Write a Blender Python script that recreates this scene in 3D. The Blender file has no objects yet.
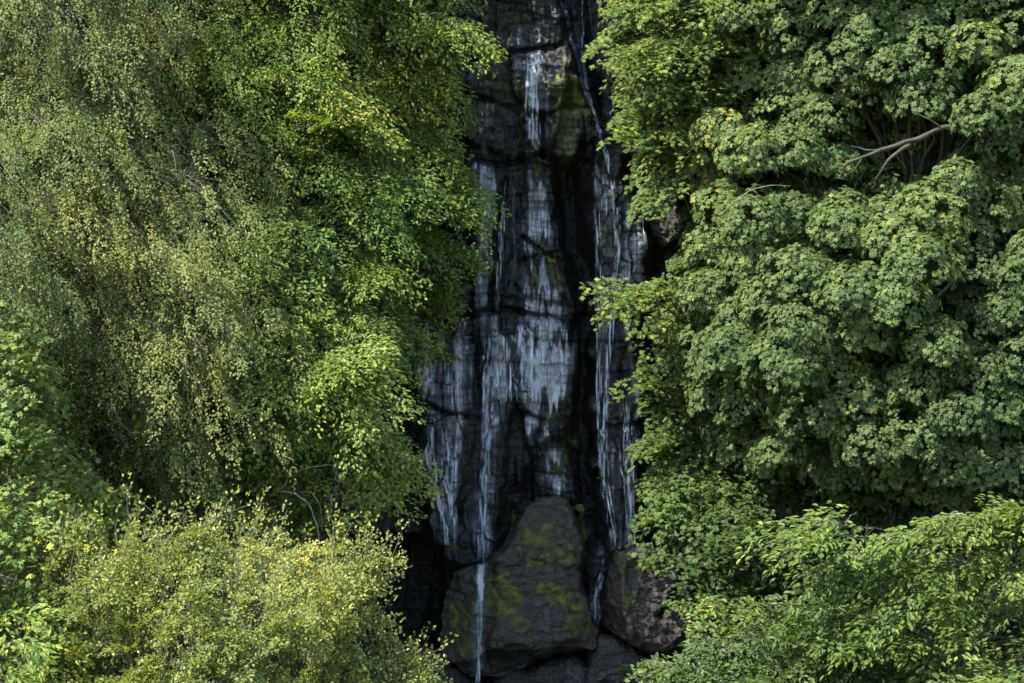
import bpy, math
import numpy as np
from mathutils import Vector
rng = np.random.default_rng(7)
R = math.radians
col = bpy.context.scene.collection
sc = bpy.context.scene
CAMD, CAMZ, PPM = 60.0, 8.0, 50.0

def P(px, py, Y):
    """point of the place seen at a picture position, at depth Y"""
    k = (CAMD + Y) / CAMD / PPM
    return np.array([(px - 512) * k, Y, CAMZ + (341.5 - py) * k])

# ------------------------------------------------------------------ noise
def _h(ix, iy, iz, s):
    n = (ix * 374761393 + iy * 668265263 + iz * 2147483647 + s * 1274126177).astype(np.int64)
    n = (n ^ (n >> 13)) * 1274126177
    n = n ^ (n >> 16)
    return (n & 0xFFFFFF) / float(0xFFFFFF) * 2 - 1
def vnoise(x, y, z, s=0):
    x, y, z = np.broadcast_arrays(x, y, z)
    ix, iy, iz = np.floor(x).astype(np.int64), np.floor(y).astype(np.int64), np.floor(z).astype(np.int64)
    fx, fy, fz = x - ix, y - iy, z - iz
    fx, fy, fz = [f * f * (3 - 2 * f) for f in (fx, fy, fz)]
    def L(a, b, t): return a + (b - a) * t
    c = [[[_h(ix + i, iy + j, iz + k, s) for k in (0, 1)] for j in (0, 1)] for i in (0, 1)]
    return L(L(L(c[0][0][0], c[1][0][0], fx), L(c[0][1][0], c[1][1][0], fx), fy),
             L(L(c[0][0][1], c[1][0][1], fx), L(c[0][1][1], c[1][1][1], fx), fy), fz)
def fbm(x, y, z, o=4, s=0, g=.5):
    a, t = 1.0, 0
    for i in range(o):
        t = t + a * vnoise(x * 2**i, y * 2**i, z * 2**i, s + i); a *= g
    return t

def seg_dist(px, py, pts):
    d = np.full(px.shape, 1e9)
    for (ax, ay), (bx, by) in zip(pts[:-1], pts[1:]):
        vx, vy = bx - ax, by - ay
        t = np.clip(((px - ax) * vx + (py - ay) * vy) / (vx * vx + vy * vy + 1e-9), 0, 1)
        d = np.minimum(d, np.hypot(px - ax - t * vx, py - ay - t * vy))
    return d
def inside(px, py, poly):
    r = np.zeros(px.shape, bool)
    n = len(poly)
    for i in range(n):
        (x1, y1), (x2, y2) = poly[i], poly[(i + 1) % n]
        if y1 == y2: continue
        c = ((y1 > py) != (y2 > py)) & (px < (x2 - x1) * (py - y1) / (y2 - y1) + x1)
        r ^= c
    return r
def sdf(px, py, poly):
    d = seg_dist(px, py, list(poly) + [poly[0]])
    return np.where(inside(px, py, poly), d, -d)
def sstep(a, b, x):
    t = np.clip((x - a) / (b - a), 0, 1); return t * t * (3 - 2 * t)
def soft(px, py, poly, w):
    return sstep(-w, w, sdf(px, py, poly))

# ------------------------------------------------------------------ objects
def setp(o, **k):
    for a, b in k.items(): o[a] = b
def make_mesh(name, V, loops, starts, mat, parent=None, smooth=False, attrs=None):
    V = np.asarray(V, np.float32)
    me = bpy.data.meshes.new(name)
    me.vertices.add(len(V)); me.vertices.foreach_set('co', V.ravel())
    me.loops.add(len(loops)); me.loops.foreach_set('vertex_index', np.asarray(loops, np.int32))
    me.polygons.add(len(starts)); me.polygons.foreach_set('loop_start', np.asarray(starts, np.int32))
    me.update(calc_edges=True)
    if smooth: me.polygons.foreach_set('use_smooth', np.ones(len(starts), bool))
    else: me.polygons.foreach_set('use_smooth', np.zeros(len(starts), bool))
    for k, a in (attrs or {}).items():
        at = me.attributes.new(k, 'FLOAT', 'POINT'); at.data.foreach_set('value', np.asarray(a, np.float32).ravel())
    me.materials.append(mat)
    o = bpy.data.objects.new(name, me); col.objects.link(o)
    if parent is not None: o.parent = parent
    return o
def grid_faces(nr, nc, wrap=False):
    i = np.arange(nr - 1)[:, None]; j = np.arange(nc if wrap else nc - 1)[None, :]
    j2 = (j + 1) % nc
    f = np.stack([i * nc + j, i * nc + j2, (i + 1) * nc + j2, (i + 1) * nc + j], -1).reshape(-1, 4)
    return f.ravel(), np.arange(len(f)) * 4
def empty(name, loc, label, cat, group=None):
    o = bpy.data.objects.new(name, None); col.objects.link(o); o.location = loc
    o.empty_display_size = .3
    o['label'] = label; o['category'] = cat
    if group: o['group'] = group
    return o
def nrm(a): return a / (np.linalg.norm(a, axis=-1, keepdims=True) + 1e-9)

# ------------------------------------------------------------------ materials
def newmat(name):
    m = bpy.data.materials.new(name); m.use_nodes = True
    nt = m.node_tree; nt.nodes.clear()
    return m, nt, nt.nodes, nt.links
def ramp(N, stops, interp='LINEAR'):
    r = N.new('ShaderNodeValToRGB'); e = r.color_ramp.elements
    r.color_ramp.interpolation = interp
    while len(e) < len(stops): e.new(.5)
    for x, (p, c) in zip(e, stops): x.position = p; x.color = (*c, 1) if len(c) == 3 else c
    return r
def leafmat(name, dark, mid, light, accent, trans=.35, rough=.42, acc_at=.93, spec=.4):
    m, nt, N, L = newmat(name)
    a = N.new('ShaderNodeAttribute'); a.attribute_name = 'v'
    b = N.new('ShaderNodeAttribute'); b.attribute_name = 'b'
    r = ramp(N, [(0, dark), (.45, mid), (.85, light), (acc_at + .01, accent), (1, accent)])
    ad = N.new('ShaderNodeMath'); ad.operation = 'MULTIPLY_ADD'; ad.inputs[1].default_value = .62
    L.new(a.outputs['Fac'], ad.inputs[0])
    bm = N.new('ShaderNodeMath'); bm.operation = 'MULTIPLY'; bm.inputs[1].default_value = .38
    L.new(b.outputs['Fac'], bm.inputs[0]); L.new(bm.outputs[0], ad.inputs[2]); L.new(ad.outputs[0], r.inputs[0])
    p = N.new('ShaderNodeBsdfPrincipled'); p.inputs['Roughness'].default_value = rough
    p.inputs['Specular IOR Level'].default_value = spec
    L.new(r.outputs[0], p.inputs['Base Color'])
    t = N.new('ShaderNodeBsdfTranslucent')
    hs = N.new('ShaderNodeMix'); hs.data_type = 'RGBA'; hs.blend_type = 'MULTIPLY'; hs.inputs[0].default_value = 1
    L.new(r.outputs[0], hs.inputs[6]); hs.inputs[7].default_value = (1.9, 1.75, .55, 1)
    L.new(hs.outputs[2], t.inputs[0])
    mx = N.new('ShaderNodeMixShader'); mx.inputs[0].default_value = trans
    L.new(p.outputs[0], mx.inputs[1]); L.new(t.outputs[0], mx.inputs[2])
    o = N.new('ShaderNodeOutputMaterial'); L.new(mx.outputs[0], o.inputs[0])
    return m
def barkmat(name, c1, c2, moss=None, amount=.5):
    m, nt, N, L = newmat(name)
    tc = N.new('ShaderNodeTexCoord')
    n = N.new('ShaderNodeTexNoise'); n.inputs['Scale'].default_value = 9; n.inputs['Detail'].default_value = 6
    L.new(tc.outputs['Object'], n.inputs[0])
    st = [(.3, c1), (.6, c2)]
    if moss: st = [(.3, c1), (.45, c2), (.5 + .2 * (1 - amount), moss), (1, moss)]
    r = ramp(N, st); L.new(n.outputs[0], r.inputs[0])
    p = N.new('ShaderNodeBsdfPrincipled'); p.inputs['Roughness'].default_value = .85
    L.new(r.outputs[0], p.inputs['Base Color'])
    bp = N.new('ShaderNodeBump'); bp.inputs['Strength'].default_value = .6; bp.inputs['Distance'].default_value = .03
    L.new(n.outputs[0], bp.inputs['Height']); L.new(bp.outputs[0], p.inputs['Normal'])
    o = N.new('ShaderNodeOutputMaterial'); L.new(p.outputs[0], o.inputs[0])
    return m

def rockmat(name, dark, lite, moss1=(.03, .04, .008), moss2=(.10, .105, .012), rough=.38, dry=False):
    m, nt, N, L = newmat(name)
    tc = N.new('ShaderNodeTexCoord')
    def attr(n):
        a = N.new('ShaderNodeAttribute'); a.attribute_name = n; return a.outputs['Fac']
    def math_(op, a, b=None, c=None):
        q = N.new('ShaderNodeMath'); q.operation = op
        for i, x in enumerate((a, b, c)):
            if x is None: continue
            if hasattr(x, 'links'): L.new(x, q.inputs[i])
            else: q.inputs[i].default_value = x
        return q.outputs[0]
    def noise(sx, sy, sz, detail=5, dist=0, rough_=.55):
        mp = N.new('ShaderNodeMapping'); mp.inputs['Scale'].default_value = (sx, sy, sz)
        L.new(tc.outputs['Object'], mp.inputs[0])
        n = N.new('ShaderNodeTexNoise'); n.inputs['Scale'].default_value = 1; n.inputs['Detail'].default_value = detail
        n.inputs['Distortion'].default_value = dist; n.inputs['Roughness'].default_value = rough_
        L.new(mp.outputs[0], n.inputs[0]); return n.outputs[0]
    base_n = noise(1.6, 1.6, 1.6, 8, .4, .65)
    fine = noise(14, 14, 14, 5)
    br = ramp(N, [(.3, dark), (.62, lite)]); L.new(base_n, br.inputs[0])
    stain = ramp(N, [(.50, (1, 1, 1)), (.72, (1.7, 1.2, .9))]); L.new(noise(.9, .9, .35, 6, 1), stain.inputs[0])
    mul = N.new('ShaderNodeMix'); mul.data_type = 'RGBA'; mul.blend_type = 'MULTIPLY'; mul.inputs[0].default_value = 1
    L.new(br.outputs[0], mul.inputs[6]); L.new(stain.outputs[0], mul.inputs[7])
    # moss where the surface carries it
    mossc = ramp(N, [(.35, moss1), (.7, moss2)]); L.new(noise(7, 7, 7, 6), mossc.inputs[0])
    mn = noise(3.5, 3.5, 3.5, 8, .5, .7)
    mf = math_('SUBTRACT', math_('ADD', attr('moss'), mn), 1.0)
    mf = math_('MULTIPLY', mf, 7.0); mfc = N.new('ShaderNodeClamp'); L.new(mf, mfc.inputs[0])
    mm = N.new('ShaderNodeMix'); mm.data_type = 'RGBA'; L.new(mfc.outputs[0], mm.inputs[0])
    L.new(mul.outputs[2], mm.inputs[6]); L.new(mossc.outputs[0], mm.inputs[7])
    # thin water strands plus sky sheen of wet rock, painted as pale colour
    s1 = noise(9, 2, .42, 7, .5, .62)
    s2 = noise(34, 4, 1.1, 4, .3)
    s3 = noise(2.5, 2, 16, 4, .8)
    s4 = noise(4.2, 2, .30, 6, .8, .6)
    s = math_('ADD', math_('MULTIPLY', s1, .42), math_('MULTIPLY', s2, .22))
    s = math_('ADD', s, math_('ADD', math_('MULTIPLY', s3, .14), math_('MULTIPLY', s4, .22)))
    ff = math_('MULTIPLY_ADD', s, 3.2, math_('SUBTRACT', attr('water_sheen'), 2.34))
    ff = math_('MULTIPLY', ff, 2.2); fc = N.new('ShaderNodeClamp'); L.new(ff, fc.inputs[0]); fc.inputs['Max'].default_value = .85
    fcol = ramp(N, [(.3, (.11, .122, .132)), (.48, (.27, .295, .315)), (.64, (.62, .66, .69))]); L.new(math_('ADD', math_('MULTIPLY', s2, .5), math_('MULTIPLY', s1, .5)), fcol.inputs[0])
    sh = math_('MULTIPLY_ADD', math_('SUBTRACT', s, .5), 4.2, math_('MULTIPLY_ADD', attr('water_sheen'), 1.35, -.42))
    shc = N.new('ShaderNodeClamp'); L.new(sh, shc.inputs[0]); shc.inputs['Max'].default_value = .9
    grey_sheen = N.new('ShaderNodeMix'); grey_sheen.data_type = 'RGBA'; L.new(shc.outputs[0], grey_sheen.inputs[0]); grey_sheen.inputs[7].default_value = (.115, .128, .140, 1)  # broad silvery reflection on wet rock, painted into the base colour
    L.new(mm.outputs[2], grey_sheen.inputs[6])
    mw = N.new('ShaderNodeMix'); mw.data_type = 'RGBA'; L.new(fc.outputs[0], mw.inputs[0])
    L.new(grey_sheen.outputs[2], mw.inputs[6]); L.new(fcol.outputs[0], mw.inputs[7])
    p = N.new('ShaderNodeBsdfPrincipled'); L.new(mw.outputs[2], p.inputs['Base Color'])
    ro = math_('ADD', math_('MULTIPLY', fine, .25), rough - .12)
    ro = math_('SUBTRACT', ro, math_('MULTIPLY', shc.outputs[0], .14)); ro = math_('ADD', ro, math_('MULTIPLY', mfc.outputs[0], .4)); L.new(ro, p.inputs['Roughness'])
    p.inputs['Specular IOR Level'].default_value = .42; L.new(math_('MULTIPLY', fc.outputs[0], .3), p.inputs['Coat Weight']); p.inputs['Coat Roughness'].default_value = .18; cb = p
    h = math_('ADD', math_('MULTIPLY', fine, .3), math_('MULTIPLY', noise(5, 5, 11, 8, .6, .65), .8))
    h = math_('ADD', h, math_('MULTIPLY', s, .5)); h = math_('ADD', h, math_('MULTIPLY', noise(32, 32, 40, 4, .3, .7), .22))
    bp = N.new('ShaderNodeBump'); bp.inputs['Strength'].default_value = 1.0; bp.inputs['Distance'].default_value = .085
    L.new(h, bp.inputs['Height']); L.new(bp.outputs[0], p.inputs['Normal']); L.new(bp.outputs[0], p.inputs['Coat Normal'])
    o = N.new('ShaderNodeOutputMaterial'); L.new(p.outputs[0], o.inputs[0])
    return m
def watermat(name):
    m, nt, N, L = newmat(name)
    tc = N.new('ShaderNodeTexCoord'); mp = N.new('ShaderNodeMapping'); mp.inputs['Scale'].default_value = (26, 8, 1.3)
    L.new(tc.outputs['Object'], mp.inputs[0])
    n = N.new('ShaderNodeTexNoise'); n.inputs['Scale'].default_value = 1; n.inputs['Detail'].default_value = 5
    L.new(mp.outputs[0], n.inputs[0])
    r = ramp(N, [(.44, (0, 0, 0)), (.72, (.8, .8, .8))]); L.new(n.outputs[0], r.inputs[0])
    p = N.new('ShaderNodeBsdfPrincipled'); p.inputs['Base Color'].default_value = (.5, .56, .61, 1)
    p.inputs['Roughness'].default_value = .3
    t = N.new('ShaderNodeBsdfTransparent'); mx = N.new('ShaderNodeMixShader')
    L.new(r.outputs[0], mx.inputs[0]); L.new(t.outputs[0], mx.inputs[1]); L.new(p.outputs[0], mx.inputs[2])
    o = N.new('ShaderNodeOutputMaterial'); L.new(mx.outputs[0], o.inputs[0])
    return m

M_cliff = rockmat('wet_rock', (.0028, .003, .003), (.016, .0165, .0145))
M_boulder = rockmat('mossy_rock', (.008, .0085, .0055), (.027, .023, .015), (.016, .024, .005), (.090, .094, .007), .45)
M_boulder2 = rockmat('brown_rock', (.009, .0082, .007), (.034, .029, .025), (.02, .026, .008), (.05, .055, .01), .5)
M_water = watermat('falling_water')
M_bark = barkmat('bark', (.02, .015, .011), (.06, .048, .035))
M_pale = barkmat('pale_bark', (.06, .045, .034), (.15, .115, .09))
M_moss = barkmat('mossy_bark', (.006, .0055, .003), (.012, .012, .004), (.021, .022, .003), .7)

# ------------------------------------------------------------------ the cliff
def cliff_fields(X, Z):
    px, py = X * 50 + 512, 341.5 - (Z - CAMZ) * 50
    # ragged edges for every drawn region
    wx = 9 * fbm(X * 1.3, 0, Z * .9, 3, 11) + 3 * vnoise(X * 7, 1, Z * 4, 12)
    wz = 9 * fbm(X * 1.1, 5, Z * 1.3, 3, 21) + 3 * vnoise(X * 6, 2, Z * 6, 22)
    qx, qy = px + wx, py + wz
    f = np.zeros_like(X)              # how far the face stands out (metres, towards the viewer)
    # the gully: sides come forward
    f += 3.4 * sstep(2.6, 7.5, -X) + 3.4 * sstep(4.0, 8.5, X)
    # lean: lower courses stand further out
    f += .9 * sstep(11, 2, Z)
    S = lambda poly, w: soft(qx, qy, poly, w)
    f += .75 * S([(462,-60),(560,-60),(566,60),(600,135),(575,160),(540,165),(500,160),(470,150),(455,80)], 7)
    f += .40 * S([(520,60),(562,60),(560,125),(545,150),(520,150)], 5)
    f += .35 * S([(556,72),(572,80),(602,150),(560,165),(545,140)], 6)
    f += .55 * S([(465,160),(553,160),(572,300),(575,320),(420,318),(455,230)], 7)
    f += .25 * S([(522,185),(552,175),(566,300),(525,300)], 5)
    f += .35 * S([(470,210),(505,200),(500,300),(468,312)], 5)
    f += .70 * S([(405,322),(572,318),(578,400),(576,432),(545,436),(520,470),(500,520),(490,565),(440,560),(420,470)], 9)
    f += .22 * S([(470,330),(572,322),(570,385),(540,440),(520,400),(500,440),(478,380)], 8)
    f += .55 * S([(532,420),(562,425),(575,500),(530,500)], 6)
    f += .70 * S([(592,140),(628,150),(644,240),(640,420),(640,560),(612,560),(596,470),(594,300)], 6)
    f += .25 * S([(600,430),(640,430),(640,545),(615,545)], 4)
    f -= .9 * S([(566,-60),(580,-60),(590,60),(596,130),(590,130),(575,95)], 5)
    f -= .9 * S([(556,160),(580,170),(592,300),(594,460),(600,540),(580,560),(575,460),(574,330)], 7)
    f -= 1.0 * S([(646,150),(720,150),(720,560),(648,560)], 9)
    f += .55 * S([(652,190),(676,195),(682,240),(655,250)], 7)
    f -= 1.3 * S([(340,520),(440,545),(440,700),(340,700)], 10)
    f -= .35 * S([(508,400),(516,420),(530,500),(505,555),(492,540),(500,460)], 5)
    f -= .25 * S([(478,360),(492,340),(484,470),(462,520),(470,440)], 4)
    f += .5 * S([(592,545),(625,545),(604,625),(580,625)], 7)
    f -= .8 * S([(585,630),(625,630),(600,700),(560,700)], 7)
    # cracks and ledges
    ck = np.zeros_like(X)
    def crack(pts, w, d):
        nonlocal f, ck
        ck = ck + d * np.exp(-(seg_dist(px + wx * .5, py + wz * .35 + 2.5, pts) / (w * 1.4)) ** 2)
        f = f - d * np.exp(-(seg_dist(px + wx * .5, py + wz * .35, pts) / w) ** 2)
    crack([(462,95),(520,112),(545,120),(560,112),(590,108)], 2.2, .22)
    crack([(470,62),(520,55),(560,48)], 2.5, .25)
    crack([(505,60),(510,100),(530,120)], 2, .2)
    crack([(540,118),(541,160)], 2.4, .3)
    crack([(465,160),(500,167),(540,158),(556,162)], 2.5, .3)
    crack([(400,318),(450,320),(500,308),(530,316),(575,320)], 2.4, .24)
    crack([(455,292),(500,300),(560,304)], 1.5, .12)
    crack([(520,240),(560,262)], 2, .2)
    crack([(515,265),(565,250)], 2, .18)
    crack([(410,405),(450,412),(480,415)], 2, .2)
    crack([(510,412),(545,420),(575,418)], 2, .25)
    crack([(595,318),(640,315)], 2, .2)
    crack([(600,425),(645,420)], 2, .2)
    crack([(528,448),(566,446)], 2, .15)
    crack([(528,470),(566,476)], 2, .15)
    crack([(500,180),(494,240),(490,310)], 2, .25)
    crack([(548,190),(556,240),(562,300)], 1.6, .15)
    # bedding courses and vertical flutes
    zz = Z * 2.1 + .6 * fbm(X * .5, 0, Z * .3, 3, 31)
    bed = (zz - np.floor(zz)); k = np.floor(zz)
    f += .07 * _h(k.astype(np.int64), np.zeros_like(k, np.int64), np.zeros_like(k, np.int64), 5) * (1 - sstep(.85, 1., bed)) - .05 * sstep(.88, .96, bed)
    zz = Z * 6.3 + 1.2 * fbm(X * .8, 3, Z * .5, 3, 35); bed = zz - np.floor(zz)
    f += .035 * _h(np.floor(zz).astype(np.int64), np.floor(X * .7 + .5 * vnoise(X, 0, Z)).astype(np.int64), np.zeros_like(k, np.int64), 6) - .03 * sstep(.8, .95, bed)
    fl = fbm(X * 5.5, 0, Z * .55, 4, 41); f += .085 * fl
    r = 1 - np.abs(fbm(X * 2.2, 7, Z * .8, 4, 43)); f += .15 * (r - .7)
    f += .10 * fbm(X * 1.2, 0, Z * 1.2, 5, 51) + .028 * fbm(X * 9, 0, Z * 11, 3, 61)
    # small blocks: joints run down and across, each block set back a little differently
    bu = X * 2.6 + .9 * fbm(X * .9, 2, Z * .7, 3, 55); bvv = Z * 1.15 + .9 * fbm(X * .8, 6, Z * .6, 3, 56) + .5 * _h(np.floor(bu).astype(np.int64), 0 * k.astype(np.int64), 0 * k.astype(np.int64), 57)
    iu, iv = np.floor(bu), np.floor(bvv); fu, fv = bu - iu, bvv - iv
    edge = np.minimum(np.minimum(fu, 1 - fu) / 2.6, np.minimum(fv, 1 - fv) / 1.15)
    f += .065 * _h(iu.astype(np.int64), iv.astype(np.int64), 0 * iu.astype(np.int64), 58) * sstep(0, .05, edge)
    jd = (1 - sstep(0, .022, edge)) * sstep(-.1, .35, fbm(X * 1.4, 8, Z * 1.4, 3, 59)); f -= .10 * jd; ck = ck + .25 * jd
    # where thin water and painted sky sheen pale the face
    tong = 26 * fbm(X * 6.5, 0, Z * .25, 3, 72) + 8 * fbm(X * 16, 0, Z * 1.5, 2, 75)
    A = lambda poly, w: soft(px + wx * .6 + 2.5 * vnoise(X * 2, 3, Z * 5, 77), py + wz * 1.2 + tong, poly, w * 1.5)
    water_sheen = np.zeros_like(X)
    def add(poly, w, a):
        nonlocal water_sheen
        water_sheen = np.maximum(water_sheen, a * A(poly, w))
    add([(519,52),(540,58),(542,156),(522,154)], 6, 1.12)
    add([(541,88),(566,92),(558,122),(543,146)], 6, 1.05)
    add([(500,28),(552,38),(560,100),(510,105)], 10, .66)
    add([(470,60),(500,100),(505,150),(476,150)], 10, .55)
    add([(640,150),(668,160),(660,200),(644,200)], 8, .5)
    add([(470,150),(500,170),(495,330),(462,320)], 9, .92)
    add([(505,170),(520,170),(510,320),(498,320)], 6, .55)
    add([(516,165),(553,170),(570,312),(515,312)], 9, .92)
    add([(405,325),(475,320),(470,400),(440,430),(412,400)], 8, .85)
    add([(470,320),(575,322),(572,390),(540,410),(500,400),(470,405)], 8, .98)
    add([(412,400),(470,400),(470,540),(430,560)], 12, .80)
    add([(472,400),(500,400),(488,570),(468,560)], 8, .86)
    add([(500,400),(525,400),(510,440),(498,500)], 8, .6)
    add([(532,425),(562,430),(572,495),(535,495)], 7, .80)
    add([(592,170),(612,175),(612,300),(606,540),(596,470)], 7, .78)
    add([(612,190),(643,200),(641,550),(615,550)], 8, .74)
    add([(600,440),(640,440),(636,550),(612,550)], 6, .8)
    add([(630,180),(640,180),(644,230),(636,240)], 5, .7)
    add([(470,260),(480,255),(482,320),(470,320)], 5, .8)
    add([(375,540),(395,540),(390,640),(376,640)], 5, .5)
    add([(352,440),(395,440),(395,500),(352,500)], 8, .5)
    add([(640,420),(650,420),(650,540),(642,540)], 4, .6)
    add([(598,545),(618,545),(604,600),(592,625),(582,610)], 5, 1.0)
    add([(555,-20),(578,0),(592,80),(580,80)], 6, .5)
    water_sheen = water_sheen * (1.10 + .30 * fbm(X * 1.6, 0, Z * .9, 3, 71)) - .34 * np.clip(fbm(X * 9, 0, Z * .30, 3, 73), -.15, 1) - .30 * np.clip(fbm(X * 1.5, 0, Z * 5.5, 3, 74), 0, 1)
    water_sheen = water_sheen - 2.6 * np.clip(ck, 0, .3)
    water_sheen = water_sheen * (1 - .75 * sstep(505, 560, py + tong) * (px < 478)) * (1 - .35 * sstep(500, 560, py) * (px > 590))
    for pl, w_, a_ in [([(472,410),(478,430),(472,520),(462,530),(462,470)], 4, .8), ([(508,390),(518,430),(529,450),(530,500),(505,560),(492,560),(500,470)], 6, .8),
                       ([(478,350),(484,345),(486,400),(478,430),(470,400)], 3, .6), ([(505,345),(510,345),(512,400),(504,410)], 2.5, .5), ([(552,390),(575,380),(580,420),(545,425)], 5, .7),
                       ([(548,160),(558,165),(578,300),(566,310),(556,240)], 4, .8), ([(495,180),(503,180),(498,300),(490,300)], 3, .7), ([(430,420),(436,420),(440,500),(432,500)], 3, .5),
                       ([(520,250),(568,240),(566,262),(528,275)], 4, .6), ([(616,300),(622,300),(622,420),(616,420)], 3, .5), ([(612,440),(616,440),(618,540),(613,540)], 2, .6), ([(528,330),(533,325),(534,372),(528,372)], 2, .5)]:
        water_sheen = water_sheen - a_ * soft(px + wx * .4, py + tong * .8, pl, w_)
    moss = .30 + .22 * fbm(X * .8, 0, Z * .8, 3, 81)
    def addm(poly, w, a):
        nonlocal moss, water_sheen
        s = A(poly, w); moss = np.maximum(moss, a * s); water_sheen = water_sheen * (1 - .9 * s)
    addm([(545,50),(566,60),(600,150),(560,165),(548,130)], 8, .62)
    addm([(470,0),(520,10),(500,55),(470,60)], 8, .5)
    addm([(500,150),(545,152),(545,172),(505,172)], 5, .60)
    addm([(520,255),(570,245),(568,262),(530,278)], 4, .62)
    addm([(572,500),(588,505),(590,550),(578,560)], 5, .8)
    addm([(540,452),(566,450),(566,470),(545,468)], 4, .7)
    # keep the dark fissures free of film
    return f, water_sheen, moss

xs = np.concatenate([np.linspace(-24, -4, 70)[:-1], np.linspace(-4, 4.6, 400), np.linspace(4.6, 24, 68)[1:]])
zs = np.concatenate([np.linspace(-1, .8, 12)[:-1], np.linspace(.8, 15.5, 640), np.linspace(15.5, 19.0, 24)[1:]])
X, Z = np.meshgrid(xs, zs)
f, water_sheen, moss = cliff_fields(X, Z)
topr = sstep(17.2, 19, Z)
Yc = -f + topr ** 2 * 3.0
cl, cs = grid_faces(*X.shape)
cliff = make_mesh('cliff', np.stack([X, Yc, Z], -1).reshape(-1, 3), cl, cs, M_cliff, smooth=True, attrs={'water_sheen': water_sheen, 'moss': moss})
setp(cliff, kind='structure')
def ysurf(x, z):
    i = np.clip(np.searchsorted(zs, z), 0, len(zs) - 1); j = np.clip(np.searchsorted(xs, x), 0, len(xs) - 1)
    return Yc[i, j]

# ------------------------------------------------------------------ ground + hill top
def soilmat(name, c1, c2, c3):
    m, nt, N, L = newmat(name)
    tc = N.new('ShaderNodeTexCoord'); n = N.new('ShaderNodeTexNoise'); n.inputs['Scale'].default_value = 1.1; n.inputs['Detail'].default_value = 10
    L.new(tc.outputs['Object'], n.inputs[0]); r = ramp(N, [(.35, c1), (.5, c2), (.65, c3)]); L.new(n.outputs[0], r.inputs[0])
    p = N.new('ShaderNodeBsdfPrincipled'); p.inputs['Roughness'].default_value = .9; L.new(r.outputs[0], p.inputs['Base Color'])
    b = N.new('ShaderNodeBump'); b.inputs['Distance'].default_value = .1; L.new(n.outputs[0], b.inputs['Height']); L.new(b.outputs[0], p.inputs['Normal'])
    o = N.new('ShaderNodeOutputMaterial'); L.new(p.outputs[0], o.inputs[0]); return m
M_soil = soilmat('leaf_litter', (.02, .016, .01), (.035, .035, .014), (.03, .05, .015))
gx = np.concatenate([[-900, -300, -120, -60], np.linspace(-30, 30, 121), [60, 120, 300, 900]])
gy = np.concatenate([[-900, -300, -140, -90, -60], np.linspace(-40, 3, 100)])
GX, GY = np.meshgrid(gx, gy)
def ground_z(x, y):
    z = .9 * sstep(-9, -2, y) + .15 * fbm(x * .5, y * .5, 0, 4, 91) * sstep(-60, -20, y)
    z = z + 1.6 * sstep(3, 9, np.abs(x - .5)) * sstep(-14, -4, y)      # wooded banks
    return z
GZ = ground_z(GX, GY)
gl, gs = grid_faces(*GX.shape)
setp(make_mesh('ground', np.stack([GX, GY, GZ], -1).reshape(-1, 3), gl, gs, M_soil, smooth=True), kind='structure')
hy = np.array([2.2, 5, 12, 40, 200, 900.]); hx = np.array([-900, -200, -60, -24, 24, 60, 200, 900.])
HX, HY = np.meshgrid(hx, hy); HZ = 18.9 + .0 * HX + np.where(HY > 10, 1.0, 0)
HZ = np.where(HY < 3, 18.8, HZ)
hl, hs = grid_faces(*HX.shape)
setp(make_mesh('hilltop', np.stack([HX, HY, HZ], -1).reshape(-1, 3), hl, hs, M_soil, smooth=True), kind='structure')
# pool in the stream bed
wm, nt, N, L = newmat('stream_water')
p = N.new('ShaderNodeBsdfPrincipled'); p.inputs['Base Color'].default_value = (.01, .013, .014, 1); p.inputs['Roughness'].default_value = .12
n = N.new('ShaderNodeTexNoise'); n.inputs['Scale'].default_value = 3; b = N.new('ShaderNodeBump'); b.inputs['Distance'].default_value = .05
L.new(n.outputs[0], b.inputs['Height']); L.new(b.outputs[0], p.inputs['Normal']); o = N.new('ShaderNodeOutputMaterial'); L.new(p.outputs[0], o.inputs[0])
ppx, ppy = np.meshgrid(np.linspace(-3.2, 3.2, 30), np.linspace(-30, -1.6, 60))
ppz = ground_z(ppx, ppy) + .18 - .35 * sstep(1.6, 2.6, np.abs(ppx - .6 - .8 * np.sin(ppy * .25)))
l_, s_ = grid_faces(*ppx.shape)
setp(make_mesh('stream', np.stack([ppx, ppy, ppz], -1).reshape(-1, 3), l_, s_, wm, smooth=True), kind='structure')

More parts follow.
